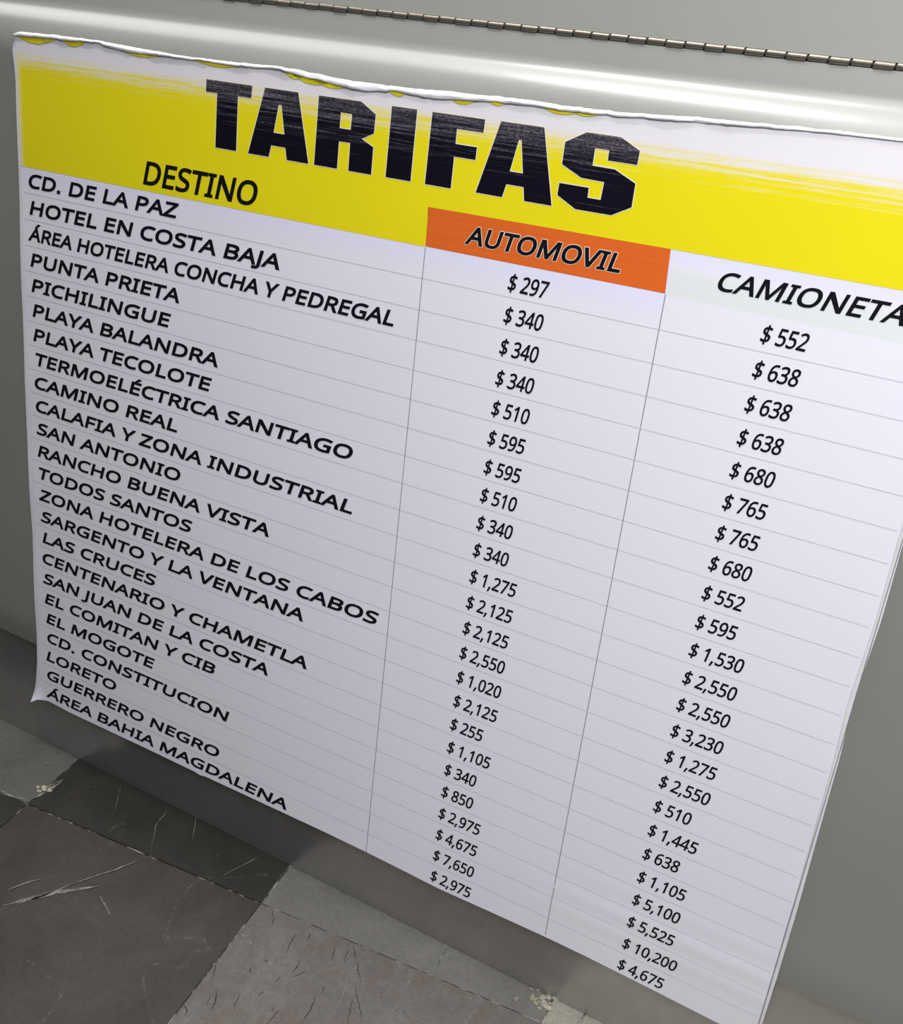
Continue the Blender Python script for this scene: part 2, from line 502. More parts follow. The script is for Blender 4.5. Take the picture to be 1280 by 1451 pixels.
ribbon('crack', [(-0.1040, -0.2610, 0), (-0.1025, -0.2712, 0), (-0.1044, -0.2822, 0)], 0.0014, CRACK, tiles[0, -1], seed=71, jitter=0.0009)
ribbon('crack', [(-0.0652, -0.1524, 0), (-0.0800, -0.1365, 0)], 0.0014, CRACK, tiles[0, -1], seed=72, jitter=0.0009)
ribbon('crack', [(-0.0460, -0.1828, 0), (-0.0287, -0.2012, 0), (-0.0100, -0.2221, 0)], 0.0014, CRACK, tiles[0, -1], seed=73, jitter=0.0009)
ribbon('crack', [(-0.5851, -0.0874, 0), (-0.5832, -0.0934, 0), (-0.5831, -0.1006, 0)], 0.0028, CRACK, tiles[-1, 0], seed=90, jitter=0.0012)
ribbon('crack', [(-0.5676, -0.1294, 0), (-0.5695, -0.1358, 0), (-0.5707, -0.1400, 0)], 0.0028, CRACK, tiles[-1, 0], seed=91, jitter=0.0012)
ribbon('crack', [(-0.3266, -0.1247, 0), (-0.3339, -0.1308, 0), (-0.3362, -0.1382, 0)], 0.0028, CRACK, tiles[-1, 0], seed=92, jitter=0.0012)
ribbon('crack', [(-0.3211, -0.1060, 0), (-0.3194, -0.1140, 0)], 0.0028, CRACK, tiles[-1, 0], seed=93, jitter=0.0012)
ribbon('crack', [(-0.5599, -0.1052, 0), (-0.5620, -0.1101, 0)], 0.0028, CRACK, tiles[-1, 0], seed=94, jitter=0.0012)
ribbon('crack', [(-0.5677, -0.1156, 0), (-0.5696, -0.1220, 0)], 0.0028, CRACK, tiles[-1, 0], seed=95, jitter=0.0012)
CRUMB = [((0.1599, -0.0793), .020, 26, '0, 0', (0, 0)), ((-0.6194, -0.1452), .012, 9, '-1, 0', (-1, 0))]
CHIPM = marble('chipped_stone', (0.16, 0.145, 0.105), (0.42, 0.39, 0.30), (.5, .5, .4), .2, .8)
rnd = random.Random(3)
for (c0, sp, cnt, _, key) in CRUMB:
    V, F = [], []
    for k in range(cnt):
        a, r = rnd.uniform(0, 6.28), sp * rnd.random() ** .6
        px, py = c0[0] + r * math.cos(a), c0[1] + r * math.sin(a) * .8
        s = rnd.uniform(.0015, .0045)
        b0, m = len(V), rnd.choice((5, 6, 7))
        for q in range(m):
            t = 6.283 * q / m + rnd.uniform(-.3, .3)
            V.append(Vector((px + s * 1.3 * math.cos(t), py + s * math.sin(t), .0003)))
        for q in range(m):
            t = 6.283 * q / m + rnd.uniform(-.3, .3)
            V.append(Vector((px + s * .7 * math.cos(t), py + s * .6 * math.sin(t), .0005 + s * rnd.uniform(.2, .5))))
        F += [[b0 + q, b0 + (q + 1) % m, b0 + m + (q + 1) % m, b0 + m + q] for q in range(m)] + [[b0 + m + q for q in range(m)]]
    cr = mesh_obj('stone_crumbs', V, F, CHIPM, tiles[key])
    cr['kind'] = 'stuff'
    cr['label'] = 'crumbled pale stone at the tile joint'

# ---------------------------------------------------------------- counter
counter = empty('counter', (0, 0.02, -FLOOR_DROP), 'long grey painted metal counter with a rounded front edge, standing behind the price board', 'counter')
X0, X1 = -1.75, 1.35
YP = 0.0055
BOT = -0.6875


def extrude(name, prof, mat, parent, x0=X0, x1=X1, closed=True, smooth=True, nx=1):
    n = len(prof)
    V, F = [], []
    for k in range(nx + 1):
        x = lerp(x0, x1, k / nx)
        V += [(x, y, z) for y, z in prof]
    for k in range(nx):
        for q in range(n if closed else n - 1):
            q2 = (q + 1) % n
            F.append([k * n + q, (k + 1) * n + q, (k + 1) * n + q2, k * n + q2])
    if closed:
        F.append(list(range(n)))
        F.append([nx * n + q for q in range(n)][::-1])
    o = mesh_obj(name, V, F, mat, parent, smooth=False)
    if smooth:
        for p in o.data.polygons:
            if len(p.vertices) == 4:
                p.use_smooth = True
        o.data.set_sharp_from_angle(angle=math.radians(28))
    return o


R = 0.070
ZC = 0.124
front = [(0.034, BOT + .001), (YP + .010, BOT - .0006), (YP + .004, BOT), (YP + .0015, BOT + .002), (YP, BOT + .0065)]
for k in range(0, 12):
    front.append((YP, lerp(BOT + .05, ZC - .01, k / 11)))
TMAX, TTOP, R2 = 45, 15, 0.030
for k in range(0, 29):                       # convex roll
    t = math.radians(TMAX * k / 28)
    front.append((YP + R * (1 - math.cos(t)), ZC + R * math.sin(t)))
cy, cz = front[-1]
for k in range(1, 13):                       # hollow leading up to the hinge
    t = math.radians(lerp(TMAX, TTOP, k / 12))
    t0 = math.radians(TMAX)
    front.append((cy + R2 * (math.cos(t) - math.cos(t0)), cz + R2 * (math.sin(t0) - math.sin(t))))
tt = math.radians(TTOP)
ey, ez = front[-1]
FL = (0.2055 - ez) / math.cos(tt)
ey2, ez2 = ey + FL * math.sin(tt), ez + FL * math.cos(tt)
front += [(ey2 - .0004, ez2 - .001), (ey2, ez2)]
back = [(ey2 + .0008, ez2 - .0012), (ey2 + .002, ez2 - .02), (0.045, ZC), (0.034, ZC - .05)]
extrude('front_panel', front + back, PAINT, counter)
# plinth of dull steel under the panel
STEEL = NT('dull_steel')
_c = STEEL.coord()
STEEL.base(STEEL.mix(STEEL.noise(_c, 22, 4, .6, 1.0), (0.46, 0.45, 0.46), (0.62, 0.60, 0.59)))
STEEL.set(rough=.30, metal=.9)
STEEL.bump(STEEL.noise(_c, 35, 3), .15, .001)
STEEL = STEEL.m
ZF = -0.86839
extrude('plinth', [(0.020, BOT + .012), (0.020, ZF), (0.05, ZF - .003), (0.05, BOT + .012)], STEEL, counter, smooth=False)
extrude('cabinet_body', [(0.051, BOT + .02), (0.051, ZC - .02), (0.10, .15), (.60, .15), (.60, ZF - .058), (0.051, ZF - .0035)], PAINT_LID, counter, smooth=False)
# lid behind the hinge
HY, HZ = ey2 + .0012, ez2 + .0030
la = math.radians(15)      # lean of the lid from the vertical
ld = (math.sin(la), math.cos(la))
ln = (-ld[1], ld[0])
l0 = (HY + ld[0] * .003, HZ + ld[1] * .003)
lid = [(l0[0] + ln[0] * .0008, l0[1] + ln[1] * .0008), (l0[0] + ld[0] * .42, l0[1] + ld[1] * .42),
       (l0[0] + ld[0] * .43 + .35, l0[1] + ld[1] * .425), (l0[0] + ld[0] * .43 + .35, l0[1] - .03), (l0[0] + .006, l0[1] - .003)]
extrude('lid', lid, PAINT_LID, counter, smooth=False)
# piano hinge: alternating knuckles on a pin
HST = NT('hinge_steel')
_c = HST.coord()
HST.base(HST.mix(HST.noise(_c, 160, 4, .6), (0.17, 0.155, 0.125), (0.36, 0.33, 0.28)))
HST.set(rough=.36, metal=.8)
HST.bump(HST.noise(_c, 500, 2), .2, .0005)
HST = HST.m
DARK = NT('hinge_gap_shade')  # near-black colour standing in for the shade in the hinge gaps
_c = DARK.coord()
DARK.base(DARK.mix(DARK.noise(_c, 80), (0.008, 0.008, 0.007), (0.03, 0.028, 0.024)))
DARK.set(rough=.8)
DARK = DARK.m
PITCH = 0.01768
KX0 = 0.0979 + .0002
HR = 0.0032


def tube(name, x0, x1, r, mat, parent, slant=0.0, n=14, cham=.0004):
    V, F = [], []
    secs = [(0, r - cham), (cham, r), (x1 - x0 - cham, r), (x1 - x0, r - cham)]
    for k, (dx, rr) in enumerate(secs):
        for q in range(n):
            t = 2 * math.pi * q / n
            V.append((x0 + dx + slant * math.sin(t) * (1 if k > 1 else 1), HY + rr * math.cos(t), HZ + rr * math.sin(t)))
    for k in range(3):
        for q in range(n):
            F.append([k * n + q, k * n + (q + 1) % n, (k + 1) * n + (q + 1) % n, (k + 1) * n + q])
    F += [list(range(n))[::-1], [3 * n + q for q in range(n)]]
    o = mesh_obj(name, V, F, mat, parent, smooth=True)
    o.data.set_sharp_from_angle(angle=math.radians(40))
    return o


hinge = tube('hinge', -1.70, 1.30, .0017, DARK, counter)
hinge['label'] = 'long piano hinge of small steel knuckles'
k0, k1 = int((-1.68 - KX0) / PITCH), int((1.28 - KX0) / PITCH)
random.seed(8)
proto = None
for k in range(k0, k1):
    x = KX0 + k * PITCH
    wide = 0.0012 if k % 4 == 0 else 0.0
    if proto is None:
        proto = tube('knuckle', x + .0007, x + PITCH - .0007, HR, HST, hinge, slant=.0006)
        px = x
        kn = proto
    else:
        kn = proto.copy()
        scene.collection.objects.link(kn)
        kn.location = (x - px + wide * .5, random.uniform(-1, 1) * .00025 + (.0003 if k % 2 else -.0003), (.0002 if k % 2 else -.0002))
        kn.scale.x = 1.0
        kn.location.x = (x - px)
for dy, dz in ((HR * .35, HR + .0001), (-.0006, -HR - .0006)):  # thin dark strips painted as the shaded gaps above and below the knuckles
    gap_strip = [(HY + dy, HZ + dz - .0004), (HY + dy - .0004, HZ + dz + .0005), (HY + dy + .0012, HZ + dz + .0005), (HY + dy + .0014, HZ + dz - .0004)]
    extrude('hinge_gap_strip', gap_strip, DARK, counter, -1.7, 1.3, smooth=False)

# ---------------------------------------------------------------- price board
board = empty('price_board', (0, 0, BASE_Z), 'white price board with yellow TARIFAS header and orange box, hanging on the grey counter', 'price board')

LEFT = [(-4.62, -2.706), (-4.321, -2.729), (-4.0, -2.746), (-3.5, -2.738), (-2.9, -2.733), (-.8, -2.737), (.95, -2.742), (4.6, -2.758), (7.15, -2.760),
        (10.5, -2.769), (13.7, -2.769), (15.7, -2.763), (18.9, -2.770), (20.7, -2.767), (22.2, -2.772), (23.6, -2.796), (24.55, -2.820)]
RIGHT = [(-5, 1.628), (5.3, 1.632), (7.7, 1.638), (10.5, 1.628), (12.4, 1.639), (15.1, 1.645), (18.2, 1.653), (21.2, 1.655), (24, 1.652)]
BOTTOM = [(-2.82, 24.55), (-2.79, 24.30), (-2.756, 24.13), (-2.683, 24.03), (-2.5, 24.10), (-1.95, 24.05), (-1.52, 24.04), (-1.50, 24.10), (-1.48, 24.03), (-1.2, 23.99), (-.94, 23.96), (-.65, 23.93), (-.396, 23.93),
          (-.14, 23.97), (.03, 24.01), (.3, 23.94), (.62, 23.87), (.84, 23.87), (1.0, 23.90), (1.17, 23.93), (1.66, 24.05)]
TOP = [(-2.74, -4.46), (-2.694, -4.58), (-2.4, -4.63), (-2.187, -4.63), (-1.93, -4.55), (-1.61, -4.50), (-1.236, -4.57), (-1.10, -4.57), (-.88, -4.45),
       (-.61, -4.45), (-.36, -4.52), (-.06, -4.58), (.166, -4.56), (.38, -4.60), (.54, -4.68), (.93, -4.80), (1.29, -4.84), (1.66, -4.90)]
LIP = [(-2.74, -4.46), (-2.6, -4.50), (-2.362, -4.54), (-2.187, -4.60), (-2.12, -4.50), (-2.0, -4.43), (-1.89, -4.44), (-1.77, -4.47), (-1.42, -4.47), (-1.163, -4.53), (-1.09, -4.45),
       (-.95, -4.36), (-.88, -4.29), (-.744, -4.24), (-.614, -4.36), (-.42, -4.30), (-.237, -4.43), (0, -4.49), (.17, -4.47), (.54, -4.60), (1.0, -4.78), (1.66, -4.88)]


def warp(u, v):
    """how far the sheet stands in front of the board's plane, in metres (y)"""
    y = 0.0
    dx, dv = (u + 2.80) * COL, (24.4 - v) * ROW
    r = math.sqrt(max(dx, 0) ** 2 * 1.2 + max(dv, 0) ** 2)
    y -= 0.007 * max(0.0, 1 - r / 0.036) ** 2                     # lifted lower left corner
    # creases that fade towards the left, low on the board
    for vc, amp, wd in ((21.45, .0007, .30), (22.25, .0006, .22), (20.4, .0003, .25)):
        cu = sstep(.2, 1.1, u)
        y -= amp * cu * math.exp(-((v - vc + .12 * (u - 1)) / wd) ** 2)
    # soft waviness of the left and right rims
    y += .0003 * math.sin(v * 1.3) * (sstep(-2.5, -2.77, u) + .6 * sstep(1.45, 1.64, u))
    return y


def P3(u, v, lift=0.0):
    return Vector((u * COL, warp(u, v) - lift, -v * ROW))


def patch(name, u0f, u1f, topf, botf, nu, nv, mat, parent, lift, smooth=True):
    V, F = [], []
    for j in range(nv + 1):
        w = j / nv
        for i in range(nu + 1):
            t = i / nu
            ug = lerp(u0f(0), u1f(0), t)
            v = lerp(topf(ug), botf(ug), w)
            u = lerp(u0f(v), u1f(v), t)
            V.append(P3(u, v, lift))
    n = nu + 1
    for j in range(nv):
        for i in range(nu):
            F.append([j * n + i, (j + 1) * n + i, (j + 1) * n + i + 1, j * n + i + 1])
    return mesh_obj(name, V, F, mat, parent, smooth=smooth)


# body of the board: front sheet, back and rim as one closed slab
nu, nv, TH = 110, 130, 0.0035
V, F, FM = [], [], []
for side in (0, 1):
    for j in range(nv + 1):
        for i in range(nu + 1):
            t, w = i / nu, j / nv
            ug = lerp(-2.80, 1.655, t)
            v = lerp(interp(TOP, ug), interp(BOTTOM, ug), w)
            u = lerp(interp(LEFT, v), interp(RIGHT, v), t)
            V.append(P3(u, v, -TH * side))
n = nu + 1
N = n * (nv + 1)
for j in range(nv):
    for i in range(nu):
        q = [j * n + i, (j + 1) * n + i, (j + 1) * n + i + 1, j * n + i + 1]
        F.append(q)
        FM.append(0)
        F.append([N + k for k in q][::-1])
        FM.append(1)
rim = [i for i in range(nu + 1)] + [j * n + nu for j in range(1, nv + 1)] + [nv * n + i for i in range(nu - 1, -1, -1)] + [j * n for j in range(nv - 1, 0, -1)]
for a, b in zip(rim, rim[1:] + rim[:1]):
    F.append([a, b, N + b, N + a])
    FM.append(1)
sheet_ob = mesh_obj('backing_sheet', V, F, None, board, smooth=False, mats=[SHEET, EDGE], fmat=FM)
for p in sheet_ob.data.polygons:
    p.use_smooth = True
sheet_ob.data.set_sharp_from_angle(angle=math.radians(40))


def ybot(u):
    if u < -.409:
        return .07 - .0257 * (u + 2.73)
    if u < .606:
        return lerp(-1.206, -1.284, (u + .413) / 1.015)
    return lerp(-1.284, -1.330, (u - .602) / 1.05)


yl = 0.00012
VY, FY_ = [], []
segs = [(lambda v: interp(LEFT, v) + .004, -.409, 60), (lambda v: -.409, .606, 30), (lambda v: .606, None, 30)]
for k, (lf, ru, nseg) in enumerate(segs):
    rf = (lambda v, r=ru: r) if ru is not None else (lambda v: interp(RIGHT, v) - .008)
    base_n = len(VY)
    ws = [j / 16 for j in range(17)]
    for w in ws:
        for i in range(nseg + 1):
            t = i / nseg
            ug = lerp(lf(-4), rf(-4), t)
            v = lerp(interp(TOP, ug) + .02, ybot(min(max(ug, -2.75 if k == 0 else (-.4089 if k == 1 else .6061)), -.4091 if k == 0 else (.6059 if k == 1 else 9))), w)
            u = lerp(lf(v), rf(v), t)
            VY.append(P3(u, v, yl))
    n2 = nseg + 1
    for j in range(16):
        for i in range(nseg):
            FY_.append([base_n + j * n2 + i, base_n + (j + 1) * n2 + i, base_n + (j + 1) * n2 + i + 1, base_n + j * n2 + i + 1])
yel = mesh_obj('header_band', VY, FY_, YELLOW, board, smooth=True)
yel['label'] = 'yellow header band, rubbed white along its upper edge'

ob = patch('heading_box', lambda v: lerp(-.413, -.408, (v + 1.2) / 1.2), lambda v: lerp(.602, .612, (v + 1.28) / 1.23),
           lambda u: lerp(-1.206, -1.284, (u + .413) / 1.015), lambda u: lerp(-.007, -.052, (u + .41) / 1.02), 30, 10, ORANGE, board, yl)
ob['label'] = 'orange heading box'


# printed rules
def rule(u0, v0, u1, v1, w, mat, name='printed_rule', nseg=48, lift=.00012):
    V, F = [], []
    horiz = abs(u1 - u0) * COL > abs(v1 - v0) * ROW
    for k in range(nseg + 1):
        u, v = lerp(u0, u1, k / nseg), lerp(v0, v1, k / nseg)
        if horiz:
            V += [P3(u, v - w / 2 / ROW, lift), P3(u, v + w / 2 / ROW, lift)]
        else:
            V += [P3(u - w / 2 / COL, v, lift), P3(u + w / 2 / COL, v, lift)]
        if k:
            F.append([2 * k - 2, 2 * k - 1, 2 * k + 1, 2 * k])
    return mesh_obj(name, V, F, mat, board)


for i in range(1, 24):
    rule(interp(LEFT, i) + .035, i + .02, interp(RIGHT, i) - .03, i - .03, .0010, RULE)
rule(-.408, .02, -.402, 23.97, .0008, RULED)
rule(.614, -.03, .619, 23.77, .0008, RULED)
# laminated rim folded round the right and left edges
for (side, prof, in0, in1) in (('r', RIGHT, -.018, -.002), ('l', LEFT, .003, .014)):
    V, F = [], []
    b0 = 0
    ns = 90
    for k in range(ns + 1):
        v = lerp(-4.4, 23.6 if side == 'r' else 23.9, k / ns)
        e = interp(prof, v)
        if side == 'l':
            V += [P3(e + in0, v, .0004), P3(e + in1, v, .0004)]
        else:
            V += [P3(e + in0, v, .0004), P3((e + (in0 + in1) / 2), v, .0011), P3(e + in1, v, .0004)]
    m = 2 if side == 'l' else 3
    for k in range(ns):
        for q in range(m - 1):
            F.append([b0 + k * m + q, b0 + (k + 1) * m + q, b0 + (k + 1) * m + q + 1, b0 + k * m + q + 1])
    rim_ob = mesh_obj('laminate_rim', V, F, EDGE, board, smooth=True)
rule(1.622, -4.3, 1.640, 23.6, .0007, RULED, 'rim_crease', 60, .0012)
rule(-2.722, 1, -2.748, 23.0, .0005, RULE, 'rim_crease', 60, .0006)

# torn, curled film along the top edge
random.seed(12)
V, F = [], []
ns, m = 240, 6
for k in range(ns + 1):
    u = lerp(-2.735, 1.65, k / ns)
    jag = (noise.noise((u * 14, 2.2, 0)) * .05 + noise.noise((u * 45, 7.1, 0)) * .03)
    fade = 1 - .75 * sstep(.45, 1.2, u)
    vb = interp(LIP, u) + jag * .7 * fade
    vt = interp(TOP, u) - .05 + jag * .6
    if vb - vt < .06:
        vb = vt + .06
    bulge = (.0014 + .0012 * noise.noise((u * 9, 0, 5))) * (.35 + .65 * fade)
    for q in range(m + 1):
        t = q / m
        v = lerp(vb, vt, t)
        y = bulge * math.sin(math.pi * min(1, t * .9 + .1)) + .0005
        wob = .0008 * noise.noise((u * 30, t * 3, 1)) * fade
        V.append(Vector((u * COL, -y + wob + (.002 if q == m else 0), -v * ROW)))
for k in range(ns):
    for q in range(m):
        a = k * (m + 1) + q
        F.append([a, a + m + 1, a + m + 2, a + 1])
film = mesh_obj('torn_film_edge', V, F, FILM, board, smooth=True)
film['label'] = 'torn white film curling off the upper edge'
sol = film.modifiers.new('thickness', 'SOLIDIFY')
sol.thickness = .0004
sol.offset = 0
# scraps of unrubbed yellow left under the torn film
YRAW = sheet('yellow_scrap_ink', lambda a, c: a.mix(a.noise(c, 40), (0.66, 0.58, 0.01), (0.82, 0.74, 0.02)))
for (uc, w, hgt) in ((-2.58, .12, .17), (-2.34, .07, .15), (-1.93, .10, .07), (-1.50, .12, .08), (-1.10, .05, .12), (-1.02, .09, .14), (-.93, .08, .1), (-.60, .035, .10), (-.30, .05, .09),
                     (-.16, .03, .07), (.10, .07, .09), (.20, .05, .06)):
    V, F = [], []
    for k in range(13):
        t = k / 12
        u = uc + (t - .5) * 2 * w
        vb = interp(LIP, u) + .015
        hh = hgt * math.sin(math.pi * t) * (1 + .2 * noise.noise((u * 20, 3, 3)))
        V += [P3(u, vb - .04, .0006), P3(u, vb + max(hh, .003), .0006)]
        if k:
            F.append([2 * k - 2, 2 * k - 1, 2 * k + 1, 2 * k])
    s = mesh_obj('ink_scrap', V, F, YRAW, board)
    s['label'] = 'scrap of yellow under the torn film'

